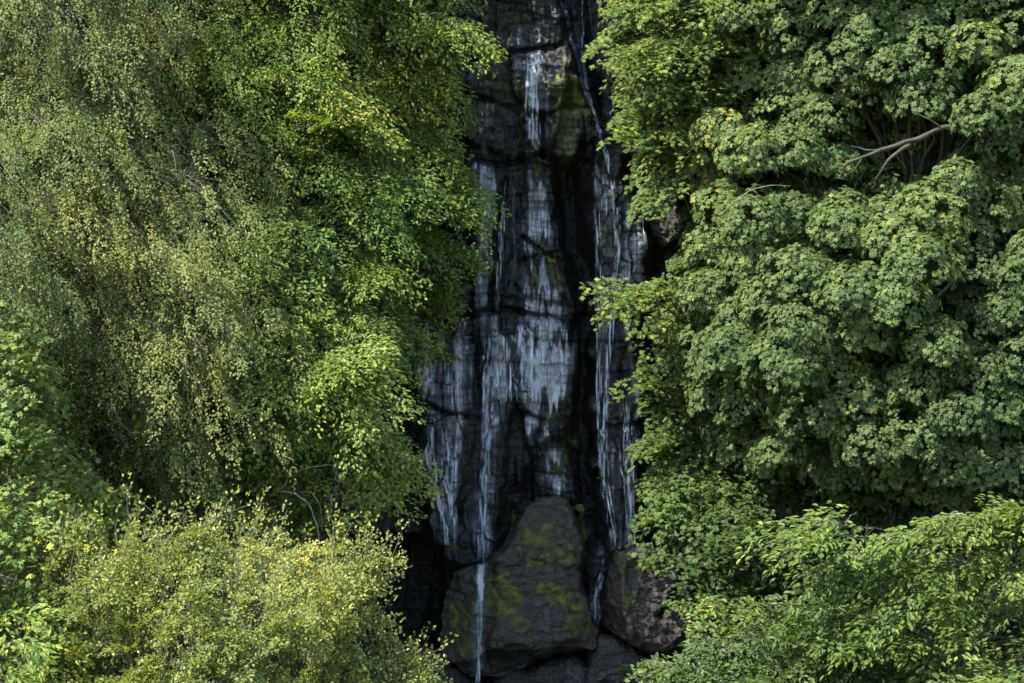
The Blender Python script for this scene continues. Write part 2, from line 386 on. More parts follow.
# ------------------------------------------------------------------ boulders
def boulder(name, label, poly, Yb, depth, mat, mossf=None, water_sheenf=None, ridges=(), seed=0, base=-.2, sharp=7, cat='boulder', group=None, planes=(), lump=1.):
    poly = np.array(poly, float); c = poly.mean(0)
    # resample the outline
    q = np.vstack([poly, poly[:1]]); sl = np.r_[0, np.cumsum(np.hypot(*np.diff(q, axis=0).T))]
    n = 260; t = np.linspace(0, sl[-1], n, endpoint=False)
    ox, oy = np.interp(t, sl, q[:, 0]), np.interp(t, sl, q[:, 1])
    T = np.linspace(0.001, 1, 60)
    rows = []
    for side in (1, -1):
        tt = T if side == 1 else T[::-1][1:]
        x = c[0] + (ox - c[0])[None] * tt[:, None]; y = c[1] + (oy - c[1])[None] * tt[:, None]
        prof = (1 - tt ** sharp)[:, None] ** .55
        rows.append((x, y, -side * depth * prof * (1 if side == 1 else .8) * np.ones_like(x)))
    x = np.vstack([r[0] for r in rows]); y = np.vstack([r[1] for r in rows]); dy = np.vstack([r[2] for r in rows])
    jag = 1 + .0 * x
    k = (CAMD + Yb) / CAMD / PPM
    WX, WZ = (x - 512) * k, CAMZ + (341.5 - y) * k
    front = (dy < 0)
    # facets: two big planes and tilted top
    ff_ = -dy
    for (x0, y0, gx_, gy_, h) in planes:
        ff_ = np.minimum(ff_, h + gx_ * (x - x0) / 50 + gy_ * (y - y0) / 50)
    dy = np.where(front, -ff_, dy)
    for (pts, w, d) in ridges:
        s = seg_dist(x, y, pts); dy = dy - np.where(front, d * np.exp(-(s / w) ** 2), 0)
    nz = lump * .10 * fbm(WX * 1.3, dy, WZ * 1.3, 5, 100 + seed) + .03 * fbm(WX * 8, 0, WZ * 9, 4, 105 + seed) + .05 * np.abs(fbm(WX * 4, dy * 3, WZ * 6, 4, 110 + seed))
    dy = dy - nz * np.where(front, 1, .5)
    WX, WZ = WX + .07 * fbm(WX * 2.6, dy * 2, WZ * 2.6, 5, 120 + seed, .6), WZ + .06 * fbm(WX * 2.6, dy * 2, WZ * 2.6, 5, 130 + seed, .6)
    dy = dy - .05 * np.round(2.5 * fbm(WX * 1.1 + 9, 0, WZ * 1.6, 2, 150 + seed)) / 2.5
    mo = .32 + .16 * fbm(WX * 1.5, 0, WZ * 1.5, 3, 160 + seed); fi = np.zeros(x.shape)
    wx = 8 * fbm(WX * 2, 0, WZ * 2, 3, 140)
    for (pl, w, a) in (mossf or []): mo = np.maximum(mo, a * soft(x + wx, y + wx, pl, w))
    for (pl, w, a) in (water_sheenf or []): fi = np.maximum(fi, a * soft(x + wx * .3, y, pl, w))
    loc = np.array([(c[0] - 512) * k, Yb, WZ.min()])
    V = np.stack([WX, Yb + dy, WZ], -1).reshape(-1, 3) - loc
    l, s = grid_faces(x.shape[0], n, True)
    o = make_mesh(name, V, l, s, mat, smooth=True, attrs={'water_sheen': fi, 'moss': mo})
    o.location = loc; setp(o, label=label, category=cat)
    if group: o['group'] = group
    return o
yb = -2.4
boulder('boulder', 'large brown boulder with yellow-green moss patches at the foot of the waterfall',
    [(537,497),(552,494),(563,497),(574,510),(583,537),(581,578),(585,593),(598,630),(596,647),(575,651),(559,652),(533,663),(518,673),(495,676),(470,677),(453,668),(441,656),(440,630),(443,608),(446,588),(453,572),(470,565),(486,562),(498,550),(508,538),(521,518),(533,504)],
    yb, .75, M_boulder,
    mossf=[([(488,580),(520,575),(522,600),(505,612),(490,610)], 9, .95), ([(530,580),(575,582),(580,600),(540,600)], 8, .8),
           ([(441,590),(485,590),(485,660),(445,655)], 9, .60), ([(530,560),(556,556),(556,566),(530,570)], 5, .65), ([(580,610),(598,625),(590,640)], 5, .75), ([(485,600),(495,620),(490,665),(483,660)], 5, .6),
           ([(512,540),(570,515),(575,560),(500,566)], 10, .56), ([(560,575),(590,600),(590,640),(565,640)], 9, .58), ([(500,600),(530,600),(530,650),(500,660)], 9, .5)],
    water_sheenf=[([(474,572),(487,570),(486,672),(470,672)], 5, .85), ([(536,600),(552,604),(556,650),(540,652)], 8, .40), ([(476,560),(486,562),(486,590),(476,590)], 3, 1.2)],
    ridges=[([(492,566),(487,600),(488,640),(482,676)], 3.5, -.16), ([(497,566),(540,560),(583,570)], 3, -.06), ([(530,500),(515,545)], 5, -.06)], planes=[(540,500,0,.16,.30), (575,560,-.9,.1,.42), (500,560,.35,.12,.50), (540,650,.1,-1.1,.55), (487,600,.75,.05,.52)], lump=.6, seed=1)
boulder('boulder', 'square brown boulder on the right side of the stream, under the leaning leaves',
    [(604,560),(613,553),(637,544),(659,548),(675,558),(684,570),(689,589),(686,612),(690,632),(684,645),(667,653),(650,652),(637,648),(628,640),(612,634),(600,626),(602,600),(604,580)],
    -2.6, .65, M_boulder2,
    mossf=[([(604,550),(650,540),(670,560),(640,566),(612,566)], 6, .78), ([(620,590),(632,585),(634,605),(622,610)], 5, .75)],
    ridges=[([(622,560),(620,600),(630,645)], 6, .28), ([(606,560),(606,630)], 10, -.3), ([(684,570),(670,600),(660,612)], 3, -.3), ([(690,630),(672,650)], 5, -.2)], planes=[(640,560,0,.25,.35), (624,600,1.2,0,.40), (660,600,-.3,0,.55), (650,648,0,-1.2,.4)], lump=.8, seed=2)
boulder('boulder', 'dark rounded rock wedged low between the two big boulders', [(592,632),(612,632),(640,648),(650,668),(640,690),(600,695),(585,680),(586,655)], -2.1, .45, M_boulder2, seed=3)
boulder('boulder', 'flat dark ledge rock under the mossy boulder at the bottom edge', [(500,672),(540,662),(575,655),(592,668),(590,700),(500,705),(490,690)], -2.0, .4, M_boulder2,
        water_sheenf=[([(565,655),(590,660),(585,700),(565,700)], 8, .4)], seed=4)
boulder('boulder', 'low wet slab half hidden behind the yellow shrub, left of the mossy boulder', [(395,640),(440,650),(470,680),(480,705),(390,710),(380,670)], -1.9, .5, M_boulder, seed=5,
        mossf=[([(400,640),(440,650),(440,670),(400,670)], 8, .6)])
boulder('boulder', 'dark round rock high up in the recess right of the falls', [(652,196),(664,190),(677,198),(683,218),(680,240),(664,248),(652,236),(648,214)], .1, .35, M_boulder2, seed=6)

# ------------------------------------------------------------------ falling water
def stream_obj(pts, w0, w1, nst, name='waterfall', off=.035, seed=0, Yfix=None):
    r = np.random.default_rng(seed); V = []; F = []; S = []
    pts = np.array(pts, float); sl = np.r_[0, np.cumsum(np.hypot(*np.diff(pts, axis=0).T))]
    n = max(20, int(sl[-1] / 2.5)); t = np.linspace(0, sl[-1], n)
    cx, cy = np.interp(t, sl, pts[:, 0]), np.interp(t, sl, pts[:, 1])
    for s in range(nst):
        u = t / sl[-1]; W = w0 + (w1 - w0) * u
        o0 = r.uniform(-.5, .5)
        x = cx + W * (o0 + .12 * fbm(t * .03 + s * 9.1, 0, 0, 3, seed + s)) + .8 * fbm(t * .08, s * 3., 0, 2, seed)
        a, b_ = np.sort(r.uniform(0, 1, 2)) if s else (0, 1)
        if b_ - a < .35: a, b_ = max(0, a - .25), min(1, b_ + .25)
        lw = r.uniform(.4, 1.3) * (.5 + W / 10) * sstep(a - .03, a + .05, u) * (1 - sstep(b_ - .05, b_ + .03, u)) + .25
        sel = (u >= a - .03) & (u <= b_ + .03)
        wx, wz = (x - 512) / 50, CAMZ + (341.5 - cy) / 50
        if Yfix is None:
            wy = np.array([min(ysurf(i - .03, k), ysurf(i, k), ysurf(i + .03, k)) for i, k in zip(wx, wz)]) - off
            ker = np.ones(5) / 5; wy = np.minimum(np.convolve(np.pad(wy, 2, 'edge'), ker, 'valid'), wy + .02)
        else: wy = np.full(n, Yfix)
        h = lw / 100
        # half-round strand: 4 points across
        for kx, ky in ((-1, .0), (-.5, -.018), (.5, -.018), (1, .0)):
            V.append(np.stack([wx + kx * h, wy + ky, wz], -1)[sel])
        m = sel.sum(); base = sum(len(q) for q in V[:-4])
        for c in range(3):
            i = np.arange(m - 1) + base + c * m
            F.append(np.stack([i, i + m, i + m + 1, i + 1], -1))
    F = np.vstack(F); V = np.vstack(V)
    o = make_mesh(name, V, F.ravel(), np.arange(len(F)) * 4, M_water, smooth=True); setp(o, kind='structure'); return o
stream_obj([(558,-20),(566,12),(572,40),(580,62),(586,90),(590,110)], 5, 2.5, 7, seed=201)
stream_obj([(582,-20),(584,60),(588,90),(594,118),(603,150),(610,178),(614,215),(616,250),(612,300),(606,360),(602,430),(603,480),(610,520),(618,549)], 3.5, 6, 16, seed=202)
stream_obj([(596,180),(599,300),(597,400),(600,470),(612,548)], 6, 5, 9, seed=203)
stream_obj([(622,400),(624,460),(626,500),(632,549)], 16, 8, 12, seed=204)
stream_obj([(494,335),(488,380),(486,440),(483,500),(481,560)], 16, 5, 22, seed=205)
stream_obj([(483,560),(481,572),(481,586)], 6, 7, 9, seed=215, Yfix=yb - 1.0)
stream_obj([(481,558),(480,600),(479,640),(477,672)], 4, 8, 5, seed=206, Yfix=yb - .98)
stream_obj([(614,545),(604,570),(597,595),(588,622)], 10, 14, 22, seed=207, off=.12)
stream_obj([(532,60),(531,100),(532,148)], 12, 12, 10, seed=208)
stream_obj([(440,425),(443,480),(452,540)], 30, 16, 12, seed=209)
stream_obj([(384,535),(386,560),(383,600)], 4, 3, 4, seed=210)
stream_obj([(647,430),(649,480),(650,530)], 2, 2, 3, seed=211)
stream_obj([(505,180),(500,250),(497,310)], 4, 4, 5, seed=212)
stream_obj([(500,325),(515,350),(520,400)], 60, 40, 16, seed=213)
stream_obj([(640,190),(643,230),(646,250)], 4, 3, 4, seed=214)

# ------------------------------------------------------------------ trees
TINY = (np.array([(0,0,0),(.5,.33,.09),(1,0,-.03),(.5,-.33,.09)]), [(0,1,2),(0,2,3)])
OVAL = (np.array([(0,0,0),(.28,.25,.07),(.72,.23,.05),(1,0,-.08),(.72,-.23,.05),(.28,-.25,.07)]), [(0,1,2,3),(0,3,4,5)])
LONG = (np.array([(0,0,0),(.3,.22,.05),(.66,.20,.03),(1,0,-.12),(.66,-.20,.03),(.3,-.22,.05)]), [(0,1,2,3),(0,3,4,5)])
PALM = (np.array([(0,0,0),(.12,.50,-.05),(.38,.27,.04),(.75,.42,-.04),(.72,.13,.03),(1.02,0,-.1),(.72,-.13,.03),(.75,-.42,-.04),(.38,-.27,.04),(.12,-.5,-.05)]),
        [(0,1,2,3,4,5),(0,5,6,7,8,9)])
class Leaves:
    def __init__(s): s.a = []
    def add(s, pos, d, n, size, v, b):
        N_ = len(pos); bc = lambda q: np.broadcast_to(q, (N_,)).astype(float)
        s.a.append((pos, d, n, bc(size), bc(v), bc(b)))
    def count(s): return sum(len(x[0]) for x in s.a)
    def build(s, name, tmpl, mat, parent, origin):
        pos, d, n, size, v, b = [np.concatenate([x[i] for x in s.a]) for i in range(6)]
        T, faces = tmpl
        d = nrm(d); n = nrm(n - (n * d).sum(-1, keepdims=True) * d); sd = np.cross(n, d)
        V = pos[:, None] - origin + size[:, None, None] * (T[None, :, 0, None] * d[:, None] + T[None, :, 1, None] * sd[:, None] + T[None, :, 2, None] * n[:, None])
        K = len(T); nf = len(pos)
        loops = np.concatenate([np.array(f) for f in faces]); tot = len(loops)
        LI = (np.arange(nf)[:, None] * K + loops[None]).ravel()
        st0 = np.cumsum([0] + [len(f) for f in faces])[:-1]
        ST = (np.arange(nf)[:, None] * tot + st0[None]).ravel()
        return make_mesh(name, V.reshape(-1, 3), LI, ST, mat, parent, attrs={'v': np.repeat(v, K), 'b': np.repeat(b, K)})

class Tubes:
    def __init__(s): s.V = []; s.F = []; s.n = 0
    def add(s, pts, r, sides=5):
        pts = np.asarray(pts, float); r = np.broadcast_to(r, (len(pts),))
        t = nrm(np.gradient(pts, axis=0)); ref = np.where(np.abs(t[:, 2:3]) > .9, np.array([[1., 0, 0]]), np.array([[0, 0, 1.]]))
        u = nrm(np.cross(t, ref)); w = np.cross(t, u)
        a = np.arange(sides) / sides * 2 * math.pi
        V = pts[:, None] + r[:, None, None] * (np.cos(a)[None, :, None] * u[:, None] + np.sin(a)[None, :, None] * w[:, None])
        l, _ = grid_faces(len(pts), sides, True)
        s.V.append(V.reshape(-1, 3)); s.F.append(l.reshape(-1, 4) + s.n); s.n += len(pts) * sides
    def build(s, name, mat, parent, origin):
        V = np.vstack(s.V) - origin; F = np.vstack(s.F)
        return make_mesh(name, V, F.ravel(), np.arange(len(F)) * 4, mat, parent, smooth=True)
def curve(a, b, sag=0., n=8, wig=.0, r=rng):
    t = np.linspace(0, 1, n)[:, None]
    p = a + (b - a) * t; p[:, 2] += sag * np.sin(t[:, 0] * math.pi)
    if wig: p += r.normal(0, wig, (n, 3)) * np.sin(t * math.pi)
    return p

UP = np.array([0, 0, 1.])
def sprays(L, o, axis, nrmv, length, width, droop, n, size, b, jit=.25, r=rng, rosette=0, layer=.03):
    """o, axis, nrmv: (m,3) arrays; each spray is a leafy flat fan of n leaves"""
    m = len(o)
    axis = nrm(axis); nrmv = nrm(nrmv - (nrmv * axis).sum(-1, keepdims=True) * axis); sd = np.cross(nrmv, axis)
    length = np.broadcast_to(length, (m,))
    t = r.uniform(0.02, 1, (m, n)) ** .8
    s = r.uniform(-1, 1, (m, n))
    prof = np.sqrt(np.clip(t * (1.08 - t) * 3.6, .02, 1))
    off = s * prof * width
    # side shoots: snap to a few lines so that the fan is feathered
    ns = 6; tl = (np.floor(t * ns) + .5) / ns
    t2 = np.clip(tl + np.abs(s) * .22 + r.normal(0, .03, t.shape), 0, 1.08)
    p = o[:, None] + length[:, None, None] * (t2[..., None] * axis[:, None] + off[..., None] * sd[:, None])
    p[..., 2] -= (length[:, None] * droop) * (t2 ** 2 + .6 * off ** 2)
    p = p + nrmv[:, None] * r.normal(0, layer, (m, n))[..., None]
    d = axis[:, None] + (np.sign(s) * (.5 + .5 * r.uniform(size=s.shape)))[..., None] * sd[:, None] - UP * (droop * (.3 + t2[..., None])) + r.normal(0, jit, (m, n, 3))
    nn = nrmv[:, None] + r.normal(0, jit, (m, n, 3))
    b = np.broadcast_to(np.asarray(b)[:, None], (m, n)) + r.normal(0, .12, (m, n)) + .25 * (t2 - .5)
    v = r.uniform(0, 1, (m, n))
    L.add(p.reshape(-1, 3), d.reshape(-1, 3), nn.reshape(-1, 3), (size * r.uniform(.65, 1.2, (m, n))).ravel(), v.ravel(), b.ravel())
    return p
def rosettes(L, c, out, n, size, b, r=rng, spread=.5, jit=.25):
    """whorls of broad leaves at points c facing 'out'"""
    m = len(c); out = nrm(out)
    ref = nrm(np.cross(out, r.normal(0, 1, (m, 3)))); sd = np.cross(out, ref)
    a = (np.arange(n)[None] / n + r.uniform(0, 1, (m, 1))) * 2 * math.pi + r.normal(0, .3, (m, n))
    rad = ref[:, None] * np.cos(a)[..., None] + sd[:, None] * np.sin(a)[..., None]
    h = r.uniform(-.2, .6, (m, n))[..., None]
    p = c[:, None] + size * (rad * spread * r.uniform(.3, 1, (m, n))[..., None] - out[:, None] * h * .5)
    d = rad + .15 * out[:, None] - .45 * UP + r.normal(0, jit, (m, n, 3))
    nn = out[:, None] + .3 * rad + r.normal(0, jit, (m, n, 3))
    bb = np.broadcast_to(np.asarray(b)[:, None], (m, n)) + r.normal(0, .15, (m, n))
    L.add(p.reshape(-1, 3), d.reshape(-1, 3), nn.reshape(-1, 3), (size * r.uniform(.6, 1.15, (m, n))).ravel(), r.uniform(0, 1, m * n), bb.ravel())

def poisson(poly, rad, r, tries=6000):
    poly = np.array(poly, float); lo, hi = poly.min(0), poly.max(0); out = np.zeros((0, 2))
    c = r.uniform(lo, hi, (tries, 2)); ok = inside(c[:, 0], c[:, 1], poly); c = c[ok]
    keep = []
    for q in c:
        if not keep or np.min(np.hypot(*(np.array(keep) - q).T)) > rad: keep.append(q)
    return np.array(keep)

def build_tree(name, label, cat, poly, Yedge, bulge, spacing, layers, bough, direc, kind, tmpl, lsize, mat, trunk, trunk_r=.22, dens=1.0, shoots=0, shoot_dir=(.3, -.2, 1.), shoot_len=.5, twigs=(), limbs=(),
               bark=None, spray=(.7, .45, .35), ns=16, nl=60, seed=0, holes=(), group=None, extra=(), yellow=None, radial=.6, depth_noise=.9, droop_b=0., tilt=(.9, -.5), bark_r=.05, top_z=None, jit=.28, lean=.12):
    r = np.random.default_rng(seed)
    Lv = Leaves(); Tb = Tubes()
    base = np.array(trunk, float); base[2] = float(ground_z(np.array(base[0]), np.array(base[1]))) - .15
    k0 = (CAMD + Yedge - bulge * .5) / CAMD / PPM
    Lb, Wb, Tk = bough
    root = empty(name, base, label, cat, group)
    allc = []
    for li in range(layers):
        c = poisson(poly, spacing / k0 * (1 if li == 0 else 1.15), r)
        if len(c) == 0: continue
        dist = sdf(c[:, 0], c[:, 1], poly)
        prof = np.sqrt(np.clip(dist * k0 / (bulge * .8), 0, 1))
        fr = 1 - li * (1.25 / max(1, layers - 1)) if layers > 1 else 1
        Yv = Yedge - bulge * prof * fr + depth_noise * (vnoise(c[:, 0] / 90., c[:, 1] / 90., 0., seed + 5) + .6 * vnoise(c[:, 0] / 38., c[:, 1] / 38., 0., seed + 6)) * (1 if li < 2 else .4) + r.normal(0, .15, len(c)) + lean * ((341.5 - c[:, 1]) * k0)
        for (qx, qy), y_, ds in zip(c, Yv, dist):
            if any(((qx - hx) / ha) ** 2 + ((qy - hy) / hb) ** 2 < 1 for hx, hy, ha, hb in holes) and li < 2: continue
            allc.append((qx, qy, y_, ds, li))
    for e in extra: allc.append((*e[:3], 0, 0))
    tz = max(P(q[0], q[1], q[2])[2] for q in allc) if top_z is None else top_z
    axis_x, axis_y = base[0], base[1]
    for idx, (qx, qy, y_, ds, li) in enumerate(allc):
        c = P(qx, qy, y_)
        off = (qx < -60 or qx > 1084 or qy < -60 or qy > 743)
        far = (qx < -110 or qx > 1134 or qy < -130 or qy > 800)
        rad = np.array([c[0] - axis_x, c[1] - axis_y, 0]); rad = rad / (np.linalg.norm(rad) + .3)
        d = nrm(rad * radial + np.array(direc) + r.normal(0, .22, 3))
        bs = r.uniform(.8, 1.2) * (.75 if ds * k0 < .4 and idx < len(allc) - len(extra) else 1)
        Lb, Wb, Tk = bough
        if idx >= len(allc) - len(extra): Lb, Wb, bs = Lb * .8, Wb * .6, .75
        sdv = nrm(np.cross(d, UP)); upv = np.cross(sdv, d)
        nsp = max(3, int(ns * dens * bs * (1 if li < 2 else .75) * (.5 if off else 1) * (.6 if far else 1)))
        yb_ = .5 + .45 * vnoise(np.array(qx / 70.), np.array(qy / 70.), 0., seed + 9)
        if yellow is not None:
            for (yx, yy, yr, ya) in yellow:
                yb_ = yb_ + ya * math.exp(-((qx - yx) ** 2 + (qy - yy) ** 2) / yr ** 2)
        if kind == 'dome':
            ph = r.uniform(0, 2 * math.pi, nsp * 2); ct = r.uniform(-.55, 1, nsp * 2); st = np.sqrt(1 - ct ** 2)
            sh = np.stack([np.cos(ph) * st, np.sin(ph) * st, ct], -1)
            R_ = np.array([Lb * .5, Lb * .5, Tk * .5]) * bs
            lump = 1 + .18 * vnoise(sh[:, 0] * 2.2, sh[:, 1] * 2.2, sh[:, 2] * 2.2 + idx, seed)
            pos = c + sh * R_ * (lump * (1 - .22 * r.uniform(0, 1, len(sh)) ** 2))[:, None]
            pos[:, 2] += 0
            out = nrm(sh * np.array([1, 1, .7]) + UP * .42 + np.array([0, -.15, 0]))
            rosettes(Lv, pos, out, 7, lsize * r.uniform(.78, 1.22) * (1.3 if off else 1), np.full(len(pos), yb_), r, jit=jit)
            att = pos[:8]
        else:
            u = r.uniform(-1, 1, nsp); w = r.uniform(-1, 1, nsp); hh = r.uniform(-.6, 1, nsp)
            wv = Wb * .5 * np.sqrt(np.clip(1.1 - u ** 2, .05, 1))
            zz = Tk * .5 * (hh - .9 * w ** 2 - .35 * (u + .2) ** 2)
            pos = c + d * (u * Lb * .5)[:, None] + sdv * (w * wv)[:, None] + upv * zz[:, None]
            pos[:, 2] -= droop_b * Lb * (u + .3) ** 2 * .5
            ax = d * (.8 + .4 * r.uniform(0, 1, (nsp, 1))) + sdv * (w * .9)[:, None] + r.normal(0, .22, (nsp, 3)) - UP * (droop_b * (.3 + .5 * (u[:, None] + 1)))
            nv = UP * tilt[0] + np.array([0, tilt[1], 0]) + d * .35 + sdv * (w * .35)[:, None] + r.normal(0, .2, (nsp, 3))
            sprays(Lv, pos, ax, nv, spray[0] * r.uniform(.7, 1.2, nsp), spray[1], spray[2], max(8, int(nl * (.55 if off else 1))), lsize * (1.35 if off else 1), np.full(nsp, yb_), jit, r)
            att = pos[:10]
        # limb from the trunk to the bough
        if not far or idx % 3 == 0:
            hz = base[2] + (c[2] - base[2]) * r.uniform(.55, .8)
            hz = min(hz, tz - 1)
            sx = axis_x + .25 * math.sin(hz * .7); sy = axis_y
            a = np.array([sx, sy, hz])
            n_ = 9; t = np.linspace(0, 1, n_)
            e = c - d * Lb * .25 - UP * (.22 if kind == 'spray' else .1)
            pts = a + (e - a) * t[:, None] + r.normal(0, .05, (n_, 3)) * np.sin(t * math.pi)[:, None]
            pts[:, 2] += .35 * np.sin(t * math.pi)
            Tb.add(pts, bark_r * (1 - .75 * t) * r.uniform(.7, 1.3), 5)
            if li < 2 and not off:
                for q in att: Tb.add(curve(e, q, .05, 5, .02, r), .012 * np.linspace(1, .4, 5), 3)
    if shoots:
        cand = [q for q in allc if q[4] == 0 and -20 < q[0] < 1044 and q[1] < 720]
        w8 = np.array([1.0 / (1 + max(q[3], 0) / 25.) for q in cand]); w8 /= w8.sum()
        for ii in r.choice(len(cand), shoots, p=w8):
            q = cand[ii]; o_ = P(q[0], q[1], q[2] - .1) + r.normal(0, .22, 3) * np.array([1, .6, 1])
            ax = nrm(np.array(shoot_dir) + r.normal(0, .35, 3)); ln = shoot_len * r.uniform(.5, 1.5); m_ = int(16 * ln / .5)
            sprays(Lv, o_[None], ax[None], np.array([[0, -1, .4]]), ln, .12, -.1, m_, lsize, np.array([.75]), jit + .1, r)
            Tb.add(curve(o_, o_ + ax * ln * .95, .02, 6), .006, 3)
    twigs = [(nm, mt_, [q]) for nm, mt_, ps in twigs if nm == 'bare_twig' for q in ps] + [t_ for t_ in twigs if t_[0] != 'bare_twig']
    for (nm, mt_, paths) in twigs:
        Tw = Tubes()
        for (pts_, y_, r0) in paths:
            w_ = np.array([P(a_[0], a_[1], y_ if len(a_) < 3 else a_[2]) for a_ in pts_])
            m_ = len(w_); tt_ = np.linspace(0, m_ - 1, m_ * 5)
            w_ = np.stack([np.interp(tt_, np.arange(m_), w_[:, kk]) for kk in range(3)], -1)
            for _ in range(2): w_[1:-1] = (w_[:-2] + 2 * w_[1:-1] + w_[2:]) / 4
            w_[1:-1] += (r0 * .8) * np.stack([vnoise(np.arange(len(w_) - 2) * .4, kk * 7.3, len(w_) * 1.7, 8) for kk in range(3)], -1)
            Tw.add(w_, r0 * np.linspace(1, .35, len(w_)) * (1 + .18 * vnoise(np.arange(len(w_)) * .45, 0., 0., 3)), 8)
        Tw.build(nm, mt_, root, base)
    n_ = 24; t = np.linspace(0, 1, n_); top = tz - .6
    tp = np.stack([axis_x + .25 * np.sin((base[2] + t * (top - base[2])) * .7), np.full(n_, axis_y), base[2] + t * (top - base[2])], -1)
    Tt = Tubes(); flare = 1 + .6 * np.exp(-t * 14)
    Tt.add(tp, trunk_r * (1 - .85 * t) * flare, 10)
    bark = bark or M_bark
    Tt.build('trunk', bark, root, base)
    Tb.build('branches', bark, root, base)
    cr = Lv.build('crown', tmpl, mat, root, base)
    print(name, seed, 'boughs', len(allc), 'leaves', Lv.count())
    return root

LM = {
 'beech': leafmat('beech_leaf', (.026, .054, .011), (.068, .112, .018), (.138, .176, .030), (.32, .26, .035), .45, .55, .95, .18),
 'weep': leafmat('olive_leaf', (.024, .042, .011), (.060, .083, .018), (.128, .142, .034), (.20, .16, .045), .32, .55, .94, .18),
 'rowan': leafmat('fresh_leaf', (.034, .068, .018), (.070, .120, .026), (.128, .18, .036), (.24, .24, .04), .45, .5, .96, .2),
 'maple': leafmat('pale_maple_leaf', (.034, .064, .016), (.074, .112, .024), (.125, .165, .034), (.28, .26, .04), .36, .5, .96, .18),
 'shrub': leafmat('yellow_shrub_leaf', (.042, .064, .015), (.095, .124, .030), (.18, .20, .052), (.32, .29, .075), .38, .55, .93, .18),
 'syc': leafmat('sycamore_leaf', (.022, .042, .0125), (.044, .071, .020), (.085, .115, .031), (.16, .155, .03), .30, .55, .95, .12),
 'edge': leafmat('edge_leaf', (.024, .048, .012), (.048, .082, .018), (.090, .126, .028), (.18, .19, .03), .38, .55, .97, .15),
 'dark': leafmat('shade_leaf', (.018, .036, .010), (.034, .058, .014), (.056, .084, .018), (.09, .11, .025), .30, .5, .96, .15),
 'horn': leafmat('hornbeam_leaf', (.026, .050, .012), (.054, .088, .018), (.100, .140, .026), (.20, .21, .035), .38, .5, .96, .18),
 'bush': leafmat('bush_leaf', (.022, .044, .014), (.044, .074, .022), (.08, .115, .030), (.13, .16, .04), .28, .5, .97, .18),
}

# left side
build_tree('weeping_tree', 'tall olive-green tree with small leaves on long drooping boughs at the upper left', 'tree',
    [(-170,-260),(215,-260),(205,-60),(205,20),(195,70),(250,140),(250,200),(262,280),(275,350),(260,410),(262,465),(290,500),(240,525),(60,520),(0,460),(-170,460)],
    -5, 3.6, .74, 4, (2.1, 1.0, .8), (.75, -.35, -.35), 'spray', TINY, .060, LM['weep'], (-8.6, -5.5, 0), .32, bark_r=.03, ns=36, nl=62, spray=(.50, .24, .45), seed=11,
    droop_b=.45, tilt=(.75, -.6), depth_noise=2.0, yellow=[(150,20,60,.5),(110,190,50,.4),(180,230,60,.3),(190,300,50,.25),(40,330,60,-.3)], jit=.34, lean=.24,
    twigs=[('bare_twig', M_bark, [([(128,494,-9.6),(142,503,-9.7),(158,516,-9.7)], -9, .010), ([(172,150,-8.6),(176,165,-8.8),(174,182,-8.7)], -9, .008), ([(190,330,-8.4),(205,350,-8.8),(214,372,-8.7)], -9, .009), ([(60,290,-8.8),(72,315,-9),(76,345,-9)], -9, .009), ([(110,400,-8.8),(122,425,-9.1),(140,440,-9.1)], -9, .010)])])
build_tree('beech_tree', 'yellow-green beech leaning over the top left of the waterfall, a few gold leaves', 'tree',
    [(215,-260),(400,-260),(420,-60),(440,10),(432,35),(415,70),(405,105),(422,150),(432,190),(415,220),(405,270),(398,310),(380,340),(340,325),(290,270),(245,190),(215,60)],
    -3, 2.6, .60, 4, (1.35, .9, .45), (.55, -.35, -.12), 'spray', OVAL, .080, LM['beech'], (-5.2, -2.2, 0), .28, ns=17, nl=72, spray=(.72, .36, .35), seed=12,
    droop_b=.2, tilt=(.95, -.55), jit=.24, depth_noise=1.5, yellow=[(350,80,50,.6),(440,15,50,.5),(420,80,60,.3),(372,95,22,.8),(300,60,40,.3)], extra=[(450,16,-3.8),(444,200,-3.6),(448,180,-3.4),(430,240,-3.5)])
build_tree('rowan_tree', 'bright green tree with fans of leaves above bare twigs, right of the olive tree', 'tree',
    [(230,190),(300,215),(345,300),(370,330),(372,400),(385,425),(380,445),(355,450),(330,425),(300,455),(250,450),(215,390),(225,280)],
    -5.2, 2.4, .58, 3, (1.2, .8, .5), (.45, -.45, -.12), 'spray', OVAL, .088, LM['rowan'], (-4.6, -4.6, 0), .16, ns=16, nl=66, spray=(.72, .36, .35), seed=13,
    droop_b=.2, tilt=(.95, -.55), jit=.24, yellow=[(350,340,45,.35),(375,475,45,.8),(340,380,40,.2)], bark=M_pale, bark_r=.03, holes=[(310,485,34,20),(255,462,18,9)],
    extra=[(362,472,-5.9),(378,462,-5.7),(350,455,-6.1)],
    twigs=[('bare_branch', M_pale, [([(247,458,-5.5),(258,450,-6.6),(272,451,-7.2),(280,462,-7.3)], -7, .022), ([(262,500,-5.2),(280,490,-6.8),(297,494,-7.2),(310,503,-7.3),(318,527,-7.3),(319,560,-7)], -7, .026),
        ([(285,478,-6.2),(302,470,-7.2),(318,466,-7.3),(332,465,-7.2)], -7, .022), ([(335,472,-7.2),(342,481,-7.1),(352,488,-6.6)], -7, .018), ([(336,486,-7.1),(331,498,-7.1),(332,514,-7)], -7, .017),
        ([(300,492,-6.9),(312,492,-7.2),(320,505,-7.2),(322,530,-7)], -7, .016), ([(290,470,-6.8),(286,484,-7),(270,496,-6.8)], -7, .014), ([(345,455,-6.6),(338,468,-7.1),(334,480,-7.1),(345,484,-7)], -7, .014)])])
